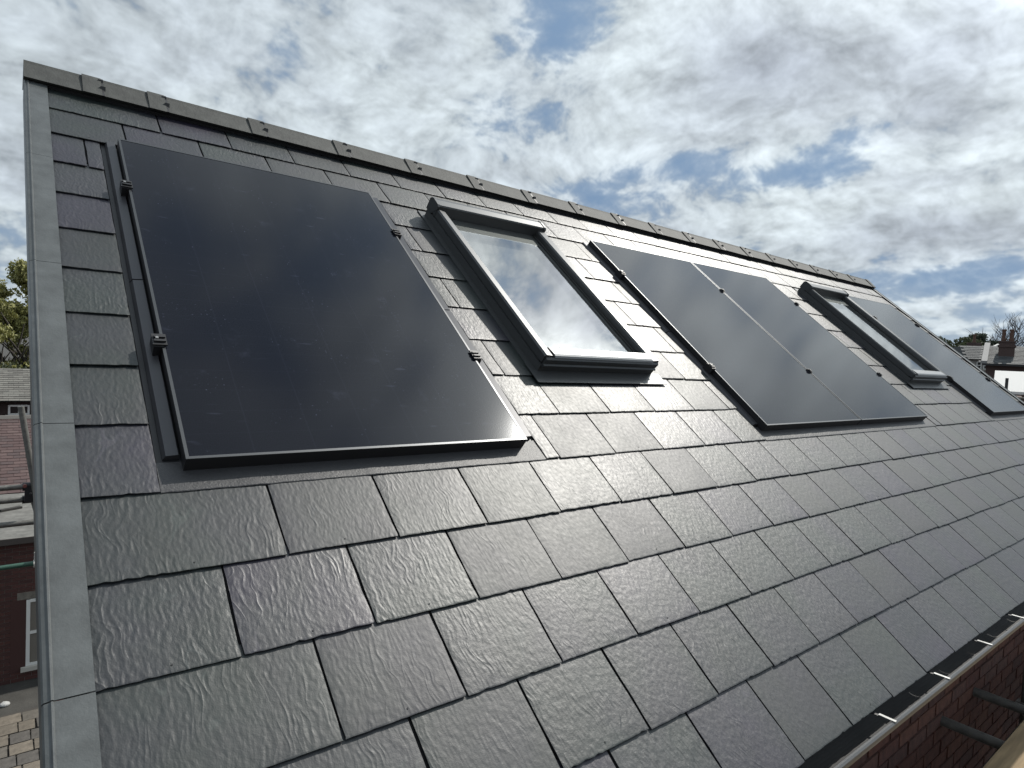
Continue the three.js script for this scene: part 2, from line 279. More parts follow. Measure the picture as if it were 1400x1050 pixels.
{
  let seed = 1000;
  for (let k = -3; k <= 11; k++) {
    let spans = [[0.036, URIGHT - 0.03]];
    for (const [a, b, k0, k1] of recess) if (k >= k0 && k <= k1) spans = spans.flatMap(([p, q]) => (b <= p || a >= q ? [[p, q]] : [[p, a], [b, q]].filter(([m, n]) => n - m > 0.02)));
    const v0 = k === -3 ? EAVE : k * G, len = k === -3 ? -2 * G - EAVE + 0.03 : k === 11 ? 0.20 : G + 0.028;
    for (const [p, q] of spans) {
      const cuts = [p];
      for (let j = (k & 1) ? 1 : 0; j * 0.15 < q; j += 2) { const c = j * 0.15; if (c < p + 0.045 || c > q - 0.045) continue; if (j === 1 && !(k === 9)) continue; cuts.push(c); }
      cuts.push(q);
      for (let i = 0; i < cuts.length - 1; i++) {
        const a = cuts[i] + (i ? rr(0.0028, 0.0043) : 0), b = cuts[i + 1] - (i < cuts.length - 2 ? rr(0.0028, 0.0043) : 0);
        const m = mesh('slate', slateGeo(b - a, len, ++seed), slateMats[Math.floor(rand() * 5)], deck);
        m.position.set(a, v0 + rr(-0.0024, 0.0024), rr(0, 0.0014)); m.rotation.z = rr(-0.004, 0.004);
      }
    }
  }
}
// verge trims: one length to three courses
function vergePiece(v0, v1, mirror) {
  const f = mirror ? (u) => URIGHT - u : (u) => u, lo = v0 < 0 ? 0.001 : 0;
  const p = [[0.043, 0.0175], [0.043, 0.0205], [-0.018, 0.0212], [-0.0195, 0.0245], [-0.0225, 0.0248], [-0.025, 0.0215], [-0.033, 0.0195], [-0.036, 0.014], [-0.036, -0.075], [-0.033, -0.075], [-0.031, 0.012], [-0.02, 0.0175]].map(([u, n]) => [f(u), n + lo]);
  return extrudeV(p, v0, v1);
}
for (const side of [false, true]) for (let k = -3; k < 12; k += 3) {
  const m = mesh('verge_trim', vergePiece(0, 3 * G - 0.003 + (k === 9 ? -0.02 : 0) + (k === -3 ? 0.02 : 0), side), vergeMat, house);
  const v = k * G - (k === -3 ? 0.02 : 0); m.position.set(...rw(0, v, 0)); m.rotation.x = ROOF_TURN + 0.0012;
}
// ridge tiles with clips over their joints
{
  const a = rw(0, 2.655, 0.040), a2 = rw(0, 2.662, 0.030), p1 = rw(0, 2.775, 0.050), dz = (z) => 2 * RIDGE_Z - z, up = 0.006;
  const prof = (g) => { const L = [[a2[2], a2[1]], [a[2] + g, a[1]], [p1[2] + g, p1[1] + g], [RIDGE_Z, RIDGE_Y + up + g]]; return [...L, ...L.slice(0, 3).reverse().map(([z, y]) => [dz(z), y])]; };
  const joints = [-0.036, 0.243, 0.497]; for (let u = 0.95; u < 8.2; u += 0.4535) joints.push(u); joints.push(8.262);
  for (let i = 0; i < joints.length - 1; i++) {
    const t = mesh('ridge_tile', merge([extrudeX(prof(0), 0, joints[i + 1] - joints[i] - 0.003), extrudeX(prof(0.006), joints[i + 1] - joints[i] - 0.075, joints[i + 1] - joints[i] - 0.004)]).translate(0, -RIDGE_Y, 0), ridgeMat, house);
    t.position.set(joints[i], RIDGE_Y + rr(0, 0.003), 0); t.rotation.z = -0.009 + rr(-0.003, 0.003);
    if (i) {
      const c = merge([extrudeX(prof(0.0025), -0.009, 0.005), box(-0.009, 0.010, (a[1] + p1[1]) / 2 - 0.012, (a[1] + p1[1]) / 2 + 0.008, (a[2] + p1[2]) / 2 - 0.004, (a[2] + p1[2]) / 2 + 0.012), box(-0.015, 0.004, p1[1] - 0.004, p1[1] + 0.008, p1[2] - 0.004, p1[2] + 0.009)]);
      mesh('ridge_clip', c.translate(0, -RIDGE_Y, 0), clipMat, t);
    }
  }
  const u0 = rw(0, 2.672, 0.0), u1 = rw(0, 2.672, 0.033), u2 = rw(0, 2.70, 0.033), u3 = rw(0, 2.70, 0.0);
  mesh('ridge_underlay', extrudeX([u0, u1, u2, u3].map((p) => [p[2], p[1]]), -0.02, 8.24), ridgeUnderMat, house);
}
// gutter
{
  const zc = 0.5445, yc = rw(0, EAVE, 0)[1] - 0.008, R = 0.056, out = [], inn = [];
  for (let i = 0; i <= 18; i++) { const t = Math.PI * (1 + i / 18); out.push([zc + R * Math.cos(t), yc + R * Math.sin(t)]); inn.push([zc + (R - 0.003) * Math.cos(t), yc + (R - 0.003) * Math.sin(t)]); }
  const gut = mesh('gutter', extrudeX([...out, ...inn.reverse()], -0.06, 8.3), gutterMat, house);
  const lip = [[R - 0.004, -0.014], [R + 0.004, -0.015], [R + 0.0065, -0.004], [R + 0.006, 0.004], [R + 0.001, 0.008], [R - 0.006, 0.006], [R - 0.006, 0.002]].map(([z, y]) => [zc + z, yc + y]);
  mesh('front_lip', extrudeX(lip, -0.06, 8.3), lipMat, gut);
  for (let u = 0.13; u < 8.2; u += 0.4915) {
    const q = rr(-0.012, 0.012);
    mesh('gutter_bracket', box(u + q - 0.006, u + q + 0.006, yc + 0.004, yc + 0.0065, zc - R + 0.006, zc + 0.010), clipMat, gut);
    mesh('bracket_clip', box(u + q - 0.006, u + q + 0.006, yc + 0.0085, yc + 0.011, zc + 0.0102, zc + R + 0.005), galvMat, gut);
  }
}

/* ---------------------------------------------------------------- flashing trays of the solar panels */
const PV0 = 0.514, PH = 1.726, PN = 0.050;
function tray(u0, u1, label, ribs) {
  const o = roofThing('panel_flashing', label, 'flashing', u0, 0.446, 0, 'flashing trays around the solar panels'), W = u1 - u0;
  mesh('tray_sheet', box(0.004, W - 0.004, 0.06, 1.83, -0.0025, 0.0005), trayMat, o);
  for (const r of ribs) { for (const [a, b] of [[0.11, 0.86], [0.866, 1.815]]) mesh('side_channel', extrudeV([[r, 0.0035], [r + 0.006, 0.017], [r + 0.034, 0.0195], [r + 0.038, 0.0015]], a, b), channelMat, o); }
  // soft metal apron dressed over the slates
  const nx = Math.round(W / 0.012), pos = [], idx = [], rr2 = rng(Math.round(u0 * 1000) + 7);
  const rows = [[0.002, 0.0080], [0.006, 0.0088], [0.025, 0.0080], [0.045, 0.0070], [0.075, 0.0055], [0.10, 0.0045]];
  const wr = [...Array(nx + 1)].map((_, i) => 0.0026 * Math.pow(Math.max(0, perlin.noise(i * 0.13 + u0 * 9, 3.3, 0)), 1.2) + 0.0012 * perlin.noise(i * 0.6, u0, 9));
  rows.forEach(([v, n], j) => { for (let i = 0; i <= nx; i++) { const w = wr[Math.min(nx, Math.max(0, i + (j > 2 ? j - 2 : 0)))]; pos.push(0.002 + (W - 0.004) * i / nx, v + (j === 0 ? 0.0015 * (rr2() - 0.5) : 0), n + w * (j < 4 ? 1 : 0.3)); } });
  for (let j = 0; j < rows.length - 1; j++) for (let i = 0; i < nx; i++) { const a = j * (nx + 1) + i; idx.push(a, a + 1, a + nx + 2, a, a + nx + 2, a + nx + 1); }
  for (let i = 0; i <= nx; i++) pos.push(pos[3 * i], pos[3 * i + 1], pos[3 * i + 2] - 0.0025); const b0 = rows.length * (nx + 1);
  for (let i = 0; i < nx; i++) idx.push(b0 + i, b0 + i + 1, i + 1, b0 + i, i + 1, i);
  const g = new THREE.BufferGeometry(); g.setAttribute('position', new THREE.Float32BufferAttribute(pos, 3)); g.setIndex(idx); g.computeVertexNormals();
  mesh('apron', metreUV(g), apronMat, o);
  return o;
}
tray(0.202, 1.437, 'black flashing tray and apron around the lone dust smudged solar panel', [0.018, 1.186]);
tray(2.925, 5.290, 'black flashing tray and apron around the adjoining pair of solar panels', [0.001, 2.318]);
tray(6.705, 7.930, 'black flashing tray and apron around the solar panel at the far verge', [0.012, 1.19]);

/* ---------------------------------------------------------------- solar panels */
function solarPanel(u0, w, label, clampsL, clampsR, cs = 1) {
  const o = roofThing('solar_panel', label, 'solar panel', u0, PV0, 0.006, 'black solar panels set into the slate roof'), t = PN - 0.006, fw = 0.008;
  const g = new THREE.PlaneGeometry(w - 2 * fw, PH - 2 * fw); g.translate(w / 2, PH / 2, t - 0.0012);
  mesh('glass', metreUV(g), panelGlass, o);
  const bar = (x0, x1, y0, y1) => mesh('rail_lip', box(x0, x1, y0, y1, t - 0.0035, t), frameMat, mesh('frame_rail', box(x0, x1, y0, y1, 0, t - 0.0037), clampMat, o));
  bar(0, w, 0, fw); bar(0, w, PH - fw, PH); bar(0, fw, fw, PH - fw); bar(w - fw, w, fw, PH - fw);
  const clamp = (x, y, s) => {
    const b = [box(-0.022, 0.004, -0.028, 0.028, -0.012, t + 0.003), box(-0.024, 0.013, -0.024, 0.024, t + 0.003, t + 0.0075), box(-0.020, 0.010, 0.004, 0.012, t + 0.0075, t + 0.013), box(-0.020, 0.010, -0.014, -0.006, t + 0.0075, t + 0.013)];
    const m = mesh('clamp', merge(b), clampMat, o); m.position.set(x, y, 0); m.scale.set(s * cs, cs, 1); return m;
  };
  const cv = [1.345, 0.452];
  if (clampsL) for (const y of cv) { const b = new THREE.CylinderGeometry(0.0045, 0.0045, 0.008, 8); const m = clamp(0, y, 1); m.add(shade(Object.assign(new THREE.Mesh(b, galvMat), { name: 'bolt' }))); m.children[0].rotation.x = Math.PI / 2; m.children[0].position.set(-0.012, 0.0, t + 0.011); }
  if (clampsR) for (const y of cv) clamp(w, y, -1);
  return o;
}
solarPanel(0.261, 1.098, 'large dark solar panel standing alone beside the strip of verge slates, dust smudged', true, true);
solarPanel(2.964, 1.098, 'black solar panel of the pair, the one next to the larger roof window', true, false);
solarPanel(4.074, 1.098, 'black solar panel of the pair, the one next to the narrow-looking distant roof window', true, true, 0.7);
solarPanel(6.745, 1.110, 'black solar panel at the far end of the roof beyond the second roof window', true, true);

/* ---------------------------------------------------------------- roof windows */
function roofWindow(u0, label) {
  const W = 0.745, V0 = 0.925, VT = 1.27, o = roofThing('roof_window', label, 'roof window', u0, V0, 0, 'roof windows between the solar panels');
  const top = 0.102, fw = 0.052;
  // flashing: side gutters, head, dressed apron
  const fl = mesh('flashing', merge([box(-0.034, 0.006, -0.02, VT + 0.03, 0.002, 0.0135), box(W - 0.006, W + 0.034, -0.02, VT + 0.03, 0.002, 0.0135), box(-0.03, W + 0.03, VT - 0.01, VT + 0.04, 0.002, 0.010), box(-0.004, 0.004, 0, VT, 0.0135, 0.05), box(W - 0.004, W + 0.004, 0, VT, 0.0135, 0.05)]), flashMat, o);
  mesh('apron', merge([box(-0.045, W + 0.06, -0.074, 0.003, 0.0165, 0.0185), box(-0.0452, -0.040, -0.074, 0.05, 0.0185, 0.0200)]), flashMat, fl);
  // frame sides, stepped: lower upstand, shadow groove, upper cover
  const cov = (s) => { const f = (u) => (s > 0 ? u : W - u); return [[0, 0.014], [0, 0.052], [0.004, 0.053], [0.004, 0.058], [-0.003, 0.060], [-0.003, top - 0.008], [0.004, top], [fw - 0.012, top - 0.004], [fw - 0.004, top - 0.012], [fw - 0.004, 0.02], [fw - 0.03, 0.014]].map(([u, n]) => [f(u), n]); };
  mesh('side_frame', extrudeV(cov(1), 0.006, VT - 0.092), claddingMat, o);
  mesh('side_frame', extrudeV(cov(-1), 0.006, VT - 0.092), claddingMat, o);
  mesh('upper_side_frame', extrudeV(cov(1).map(([u, n]) => [u - 0.002, n > 0.09 ? n + 0.004 : n]), VT - 0.0918, VT), claddingMat, o);
  mesh('upper_side_frame', extrudeV(cov(-1).map(([u, n]) => [u + 0.002, n > 0.09 ? n + 0.004 : n]), VT - 0.0918, VT), claddingMat, o);
  const px = (pts, x0, x1) => { const s = new THREE.Shape(pts.map(([v, n]) => new THREE.Vector2(v, n))); const g = new THREE.ExtrudeGeometry(s, { depth: x1 - x0, bevelEnabled: false }); g.applyMatrix4(new THREE.Matrix4().set(0, 0, 1, x0, 1, 0, 0, 0, 0, 1, 0, 0, 0, 0, 0, 1)); return metreUV(g); };
  // hood over the head of the sash
  mesh('hood', px([[VT - 0.085, 0.058], [VT - 0.085, 0.114], [VT - 0.080, 0.121], [VT - 0.03, 0.124], [VT - 0.008, 0.121], [VT + 0.004, 0.108], [VT + 0.006, 0.014], [VT - 0.02, 0.014], [VT - 0.03, 0.058]], 0.006, W - 0.006), claddingMat, o);
  for (const [xa, xb] of [[-0.007, 0.0055], [W - 0.0055, W + 0.007]]) mesh('hood_end', px([[VT - 0.092, 0.096], [VT - 0.092, 0.116], [VT - 0.082, 0.1245], [VT - 0.03, 0.1275], [VT - 0.006, 0.124], [VT + 0.008, 0.110], [VT + 0.009, 0.05], [VT - 0.05, 0.05]], xa, xb), claddingMat, o);
  // bottom frame and sash rails
  mesh('bottom_frame', px([[0.0, 0.014], [-0.004, 0.046], [-0.012, 0.05], [-0.012, 0.056], [-0.004, 0.060], [-0.008, 0.085], [0.0, 0.092], [0.02, 0.088], [0.05, 0.03], [0.05, 0.014]], 0.004, W - 0.004), claddingMat, o);
  mesh('bottom_sash_cover', px([[0.002, 0.089], [-0.004, 0.095], [0.002, 0.102], [0.012, 0.105], [0.060, 0.100], [0.068, 0.090], [0.066, 0.086]], fw - 0.003, W - fw + 0.003), sashMat, o);
  mesh('bottom_sash_strip', px([[0.070, 0.055], [0.070, 0.088], [0.092, 0.076], [0.096, 0.060]], fw - 0.003, W - fw + 0.003), sashMat, o);
  for (const x of [fw - 0.003, W - fw - 0.013]) mesh('side_sash_strip', box(x, x + 0.016, 0.098, VT - 0.086, 0.0605, 0.066), sealMat, o);
  const g = new THREE.PlaneGeometry(W - 2 * fw + 0.01, VT - 0.07 - 0.08); g.translate(W / 2, (VT - 0.07 + 0.08) / 2, 0.060);
  mesh('glass_pane', metreUV(g), windowGlass, o);
  mesh('blind', box(fw + 0.002, W - fw - 0.002, 0.06, VT - 0.02, 0.02, 0.024), blindMat, o);
  mesh('inner_frame', merge([box(fw - 0.002, fw + 0.028, 0.07, VT - 0.02, 0.028, 0.056), box(W - fw - 0.028, W - fw + 0.002, 0.07, VT - 0.02, 0.028, 0.056), box(fw + 0.03, W - fw - 0.03, 0.07, 0.10, 0.028, 0.056), box(fw + 0.03, W - fw - 0.03, VT - 0.20, VT - 0.075, 0.040, 0.056)]), stdm(0.10, 0.10, 0.10, 0.6), o);
  return o;
}
roofWindow(1.687, 'grey framed roof window mirroring bright cloud, between the lone solar panel and the pair');
roofWindow(5.725, 'grey framed roof window between the pair of solar panels and the far panel');

/* ---------------------------------------------------------------- scaffold that the photographer stands on */
const tubeMat = stdm(0.21, 0.205, 0.19, 0.55, { metalness: 0.35, map: rep(mottle, 4, 4), bumpMap: rep(grit, 4, 4), bumpScale: 0.001 });
const woodTex = texture(512, 512, (s, t) => { const g = 0.5 + 0.5 * pn(s * 4 + 0.3 * pn(t * 6, s * 6, 6, 6, 2), t * 46, 4, 46, 130), k = 0.72 + 0.3 * g * (0.7 + 0.3 * pn(s * 12, t * 150, 12, 150, 131)); return [k, k * 0.93, k * 0.82]; }, true);
const boardMats = [[0.46, 0.38, 0.26], [0.40, 0.34, 0.25], [0.50, 0.42, 0.30]].map(([r, g, b]) => stdm(r, g, b, 0.85, { map: woodTex, bumpMap: woodTex, bumpScale: 0.002 }));
{
  const sc = thing('front_scaffold', 'galvanised tube scaffold standing along the brick wall below the gutter', 'scaffold', [0, 0, 0]);
  const T = (a, b, m = tubeMat, n = 'tube') => mesh(n, metreUV(tube(a, b, 0.0242)), m, sc);
  for (const x of [-0.9, 1.6, 4.28, 6.9]) { T([x, 0, 0.50], [x, 5.86, 0.50], tubeMat, 'standard'); T([x, 0, 1.86], [x, 7.0, 1.86], tubeMat, 'standard'); }
  for (const z of [0.5, 1.86]) T([-1.2, 5.375, z + (z < 1 ? 0.05 : -0.05)], [8.6, 5.375, z + (z < 1 ? 0.05 : -0.05)], tubeMat, 'ledger');
  for (const x of [-0.7, 0.5, 1.75, 2.9, 3.62, 4.12, 5.4, 6.7]) T([x, 5.425, 0.303], [x, 5.425, 2.0], tubeMat, 'transom');
  T([-1.2, 6.55, 1.92], [8.6, 6.55, 1.92], tubeMat, 'guard_rail');
  for (const x of [1.6, 4.28, 6.9]) mesh('coupler', merge([metreUV(tube([x - 0.045, 5.375, 0.52], [x + 0.045, 5.375, 0.52], 0.037, 10)), box(x - 0.03, x + 0.03, 5.345, 5.405, 0.46, 0.55)]), galvMat, sc);
  let k = 0;
  for (let i = 0; i < 5; i++) for (const [a, b] of [[-1.1, 2.75], [2.78, 6.65], [6.68, 8.5]]) {
    const bd = thing('scaffold_board', 'pale timber scaffold board lying across the scaffold tubes beside the brick wall', 'board', [a, 5.4496, 0.58 + i * 0.232], 'scaffold boards of the front scaffold');
    mesh('plank', box(0, b - a, 0, 0.038, 0, 0.225), boardMats[(k * 7 + i) % 3], bd); k++;
    for (const x of [0.0, b - a - 0.03]) mesh('end_band', merge([box(x, x + 0.03, 0.0385, 0.0398, 0.002, 0.223)]), galvMat, bd);
  }
}

/* ---------------------------------------------------------------- rear scaffold, past the verge */
{
  const sc = thing('rear_scaffold', 'grey tube scaffold with couplers behind the verge, in front of the red tiled roof', 'scaffold', [0, 0, 0]);
  const T = (a, b, m = tubeMat, n = 'tube', r = 0.0242) => mesh(n, metreUV(tube(a, b, r)), m, sc);
  const z = -5.66, y0 = 0.7;
  T([-4.5, 5.07 + y0, z], [1.4, 5.09 + y0, z], tubeMat, 'ledger'); T([-4.5, 4.935 + y0, z - 0.06], [1.4, 4.965 + y0, z - 0.06], tubeMat, 'ledger');
  T([-4.5, 4.75 + y0, z + 0.05], [1.4, 4.78 + y0, z + 0.05], tubeMat, 'ledger');
  T([0.040, 5.80 + y0, z + 0.03], [0.160, 4.97 + y0, z + 0.03], tubeMat, 'brace'); T([0.118, 5.05 + y0, z - 0.02], [0.50, 3.4 + y0, z - 0.02], tubeMat, 'brace'); T([0.46, 0, z - 0.05], [0.46, 5.11 + y0, z - 0.05], tubeMat, 'standard'); T([-2.4, 0, z - 0.05], [-2.4, 5.9 + y0, z - 0.05], tubeMat, 'standard');
  mesh('coupler', merge([box(0.075, 0.17, 4.95 + y0, 5.10 + y0, z - 0.045, z + 0.035), metreUV(tube([0.06, 5.085 + y0, z], [0.14, 5.085 + y0, z], 0.036, 10)), metreUV(tube([0.06, 4.958 + y0, z - 0.06], [0.16, 4.958 + y0, z - 0.06], 0.036, 10)), metreUV(tube([0.115, 5.03 + y0, z], [0.115, 5.03 + y0, z + 0.09], 0.012, 6))]), clampMat, sc);
  mesh('coupler_nut', metreUV(tube([0.075, 5.10 + y0, z + 0.02], [0.075, 5.10 + y0, z + 0.06], 0.016, 6)), stdm(0.16, 0.05, 0.04, 0.6), sc);
  const green = stdm(0.03, 0.085, 0.06, 0.5);
  T([-4.5, 4.03 + y0, z - 1.0], [0.75, 4.096 + y0, z - 1.0], green, 'green_ledger');
  mesh('end_fitting', merge([metreUV(tube([0.18, 4.085 + y0, z - 1.0], [0.27, 4.086 + y0, z - 1.0], 0.038, 10)), box(0.185, 0.255, 4.06 + y0, 4.20 + y0, z - 1.03, z - 0.98)]), stdm(0.6, 0.58, 0.54, 0.6), sc);
  T([0.62, 0, z - 1.05], [0.62, 4.25 + y0, z - 1.05], tubeMat, 'standard'); T([-2.4, 0, z - 1.05], [-2.4, 4.4 + y0, z - 1.05], tubeMat, 'standard');
}

/* ---------------------------------------------------------------- buildings past the verge */
const whitePaint = stdm(0.62, 0.62, 0.6, 0.5), darkGlass = stdm(0.015, 0.018, 0.02, 0.08), stoneMat = stdm(0.22, 0.2, 0.17, 0.9, { map: rep(mottle, 2, 2) });
const redBrickMat = new THREE.MeshStandardMaterial({ color: lin(0.75, 0.6, 0.58), map: rep(brickTex, 1 / 0.967, 1 / 1.2), roughness: 0.92 });
function sashWindow(parent, x0, x1, y0, y1, z, cols, rows) {
  const w = mesh('window', box(x0, x1, y0, y1, z - 0.05, z - 0.02), darkGlass, parent), f = 0.055, parts = [box(x0 - 0.01, x0 + f, y0, y1, z - 0.02, z + 0.03), box(x1 - f, x1 + 0.01, y0, y1, z - 0.02, z + 0.03), box(x0 + f, x1 - f, y1 - f, y1 + 0.01, z - 0.02, z + 0.028), box(x0 + f, x1 - f, y0, y0 + f, z - 0.02, z + 0.028)];
  for (let i = 1; i < cols; i++) { const x = mixN(x0, x1, i / cols); parts.push(box(x - 0.025, x + 0.025, y0 + f, y1 - f, z - 0.02, z + 0.024)); }
  for (let j = 1; j < rows; j++) { const y = mixN(y0, y1, j / rows); parts.push(box(x0 + f, x1 - f, y - 0.03, y + 0.03, z - 0.02, z + 0.026)); }
  mesh('window_frame', merge(parts), whitePaint, w); mesh('window_sill', box(x0 - 0.09, x1 + 0.09, y0 - 0.09, y0 - 0.002, z - 0.02, z + 0.09), stdm(0.42, 0.40, 0.36, 0.8), w);
}
{
  // brick outbuilding with flat felt roof
  const b = thing('brick_outbuilding', 'dark red brick outbuilding with white sash window and grey flat roof, below the scaffold', 'building', [0, 0, -14.66]);
  const back = mesh('wall', box(-6, 7, 0, 2.93, -4.4, -0.012), mortarMat, b);
  const geo = [0, 1].map((k) => { const g = new THREE.BoxGeometry(0.215, 0.065, 0.022); return metreUV(g); });
  const dark = [[0.066, 0.026, 0.022], [0.054, 0.023, 0.02], [0.078, 0.031, 0.026]].map(([r, g, bb]) => stdm(r, g, bb, 0.9));
  const few = [];
  for (let j = 0; j < 39; j++) for (let i = 0; i < 56; i++) {
    const x = -5.85 + i * 0.225 + (j % 2) * 0.1125, y = 0.04 + j * 0.075; if (x > 0.25 && x < 1.55 && y > 0.2 && y < 1.78) continue;
    if (x > -0.45 && x < 1.0) { const m = mesh('brick', geo[0], dark[(i * 5 + j * 3 + ((i * j) % 4)) % 3], back); m.position.set(x, y, -0.012); } else { const g = geo[0].clone(); g.translate(x, y, -0.012); few.push(g); }
  }
  const rest = mesh('brick_courses', merge(few), dark[0], back); rest.userData.kind = 'stuff';
  sashWindow(b, 0.36, 1.42, 0.30, 1.68, -0.02, 1, 2);
  for (const [a, c] of [[0.10, 0.352], [1.428, 1.68]]) mesh('window_jamb', box(a, c, 0.2, 1.70, -0.02, 0.003), dark[1], b);
  mesh('lintel', box(0.2, 1.6, 1.70, 1.85, -0.015, 0.006), stoneMat, b);
  mesh('flat_roof', box(-6.1, 7.1, 2.935, 3.0, -4.5, 0.12), stdm(0.20, 0.195, 0.18, 0.9, { map: rep(mottle, 0.7, 0.7) }), b);
  mesh('roof_edge', box(-6.12, 7.12, 2.90, 3.02, 0.122, 0.15), stdm(0.06, 0.05, 0.045, 0.8), b);
  const off = thing('timber_offcut', 'short dark offcut of timber lying on the grey flat roof', 'offcut', [0.10, 3.0, -17.2]); mesh('plank', box(-0.22, 0.22, 0.0, 0.05, -0.06, 0.06), stdm(0.03, 0.028, 0.025, 0.9), off); off.rotation.y = 0.5;
}
function tiledRoof(parent, x0, x1, y0, z0, y1, z1, rowsN, mats, tileW, name) {     // overlapping courses rising from (y0, z0) to (y1, z1)
  const dy = (y1 - y0) / rowsN, dz = (z1 - z0) / rowsN, len = Math.hypot(dy, dz), ny = Math.abs(dz) / len, nz = Math.sign(-dz) * dy / len, sets = mats.map(() => []);
  for (let j = 0; j < rowsN; j++) for (let x = x0 - (j % 2) * tileW / 2; x < x1; x += tileW) {
    const g = new THREE.BoxGeometry(tileW - 0.006, 0.016, len * 1.12); g.rotateX(Math.atan2(dy, Math.abs(dz)) - 0.07 ); g.translate(x + tileW / 2, y0 + (j + 0.5) * dy + ny * 0.02 + rr(0, 0.006), z0 + (j + 0.5) * dz + nz * 0.02);
    sets[Math.floor(rand() * mats.length)].push(metreUV(g));
  }
  sets.forEach((s, i) => { if (s.length) { const m = mesh(name, merge(s), mats[i], parent); m.userData.kind = 'stuff'; } });
}
{
  const b = thing('red_tiled_house', 'low house with red brown plain tile roof rising behind the scaffold', 'house', [0, 0, -19.1]);
  mesh('wall', box(-9, 9, 0, 2.98, -7.0, -0.3), redBrickMat, b);
  const prof = [[0, 2.98], [-3.6, 4.53], [-7.3, 2.98]];
  mesh('roof', extrudeX(prof, -9.2, 9.2), stdm(0.07, 0.04, 0.035, 0.9), b);
  tiledRoof(b, -4, 4, 2.99, 0.02, 4.53, -3.6, 26, [[0.088, 0.056, 0.053], [0.078, 0.048, 0.046], [0.10, 0.066, 0.062], [0.07, 0.048, 0.047]].map(([r, g, bb]) => stdm(r, g, bb, 0.85)), 0.27, 'roof_tiles');
  mesh('ridge_capping', extrudeX([[-3.48, 4.53], [-3.54, 4.62], [-3.66, 4.62], [-3.72, 4.53]], -9.2, 9.2), stdm(0.14, 0.13, 0.12, 0.85), b);
}
{
  const b = thing('grey_roofed_house', 'far house with mossy grey roof and small white paned windows below a leafy tree', 'house', [0, 0, -28.66]);
  mesh('wall', box(-9, 9, 0, 4.60, -8, 0), stdm(0.055, 0.035, 0.032, 0.9, { map: rep(mottle, 1, 1) }), b);
  mesh('roof', extrudeX([[0.3, 4.52], [-4, 5.53], [-8.3, 4.52]], -9.3, 9.3), stdm(0.10, 0.10, 0.09, 0.9), b);
  tiledRoof(b, -5, 5, 4.54, 0.32, 5.53, -4, 16, [[0.135, 0.128, 0.115], [0.15, 0.145, 0.13], [0.11, 0.105, 0.095]].map(([r, g, bb]) => stdm(r, g, bb, 0.9)), 0.32, 'roof_slates');
  for (const x of [-2.6, -1.05, 0.12, 1.4]) sashWindow(b, x, x + 0.62, 4.02, 4.38, 0.03, 2, 1);
  mesh('dark_canopy', box(-9, 9, 3.70, 3.78, 0.0, 0.5), stdm(0.09, 0.085, 0.08, 0.8), b);
}
{
  // stone paving at the foot of the outbuilding
  const pav = structure('paving', metreUV(new THREE.BoxGeometry(6, 0.02, 3.6).translate(0, 0.008, -11.55)), stdm(0.05, 0.045, 0.04, 0.95), 'uneven stone paving at the foot of the brick outbuilding');
  const mats = [[0.17, 0.145, 0.115], [0.14, 0.125, 0.105], [0.20, 0.17, 0.135], [0.11, 0.10, 0.09]].map(([r, g, bb]) => stdm(r, g, bb, 0.9, { map: rep(mottle, 1, 1), bumpMap: rep(grit, 2, 2), bumpScale: 0.006 }));
  for (let j = 0; j < 9; j++) { let x = -2.4; while (x < 2.4) { const w = rr(0.2, 0.42), g = box(0, w - 0.025, 0, 0.03 + rr(0, 0.02), 0, 0.34); const m = mesh('paving_stone', g, mats[Math.floor(rand() * 4)], pav); m.position.set(x, 0.02, -13.2 + j * 0.365 + rr(-0.01, 0.01)); m.rotation.y = rr(-0.03, 0.03); x += w; } }
  const l = mesh('litter', (() => { const g = new THREE.IcosahedronGeometry(0.075, 1), p = g.attributes.position; for (let i = 0; i < p.count; i++) p.setXYZ(i, p.getX(i) * 1.1, Math.max(-0.03, p.getY(i) * 0.8 * (0.8 + 0.4 * perlin.noise(p.getX(i) * 20, p.getZ(i) * 20, 1))), p.getZ(i)); g.computeVertexNormals(); return g; })(), stdm(0.4, 0.4, 0.39, 0.8));
  l.position.set(0.02, 0.03, -13.75); l.userData = { label: 'small crumpled white scrap lying on dark ground beyond the paving', category: 'litter' };
}

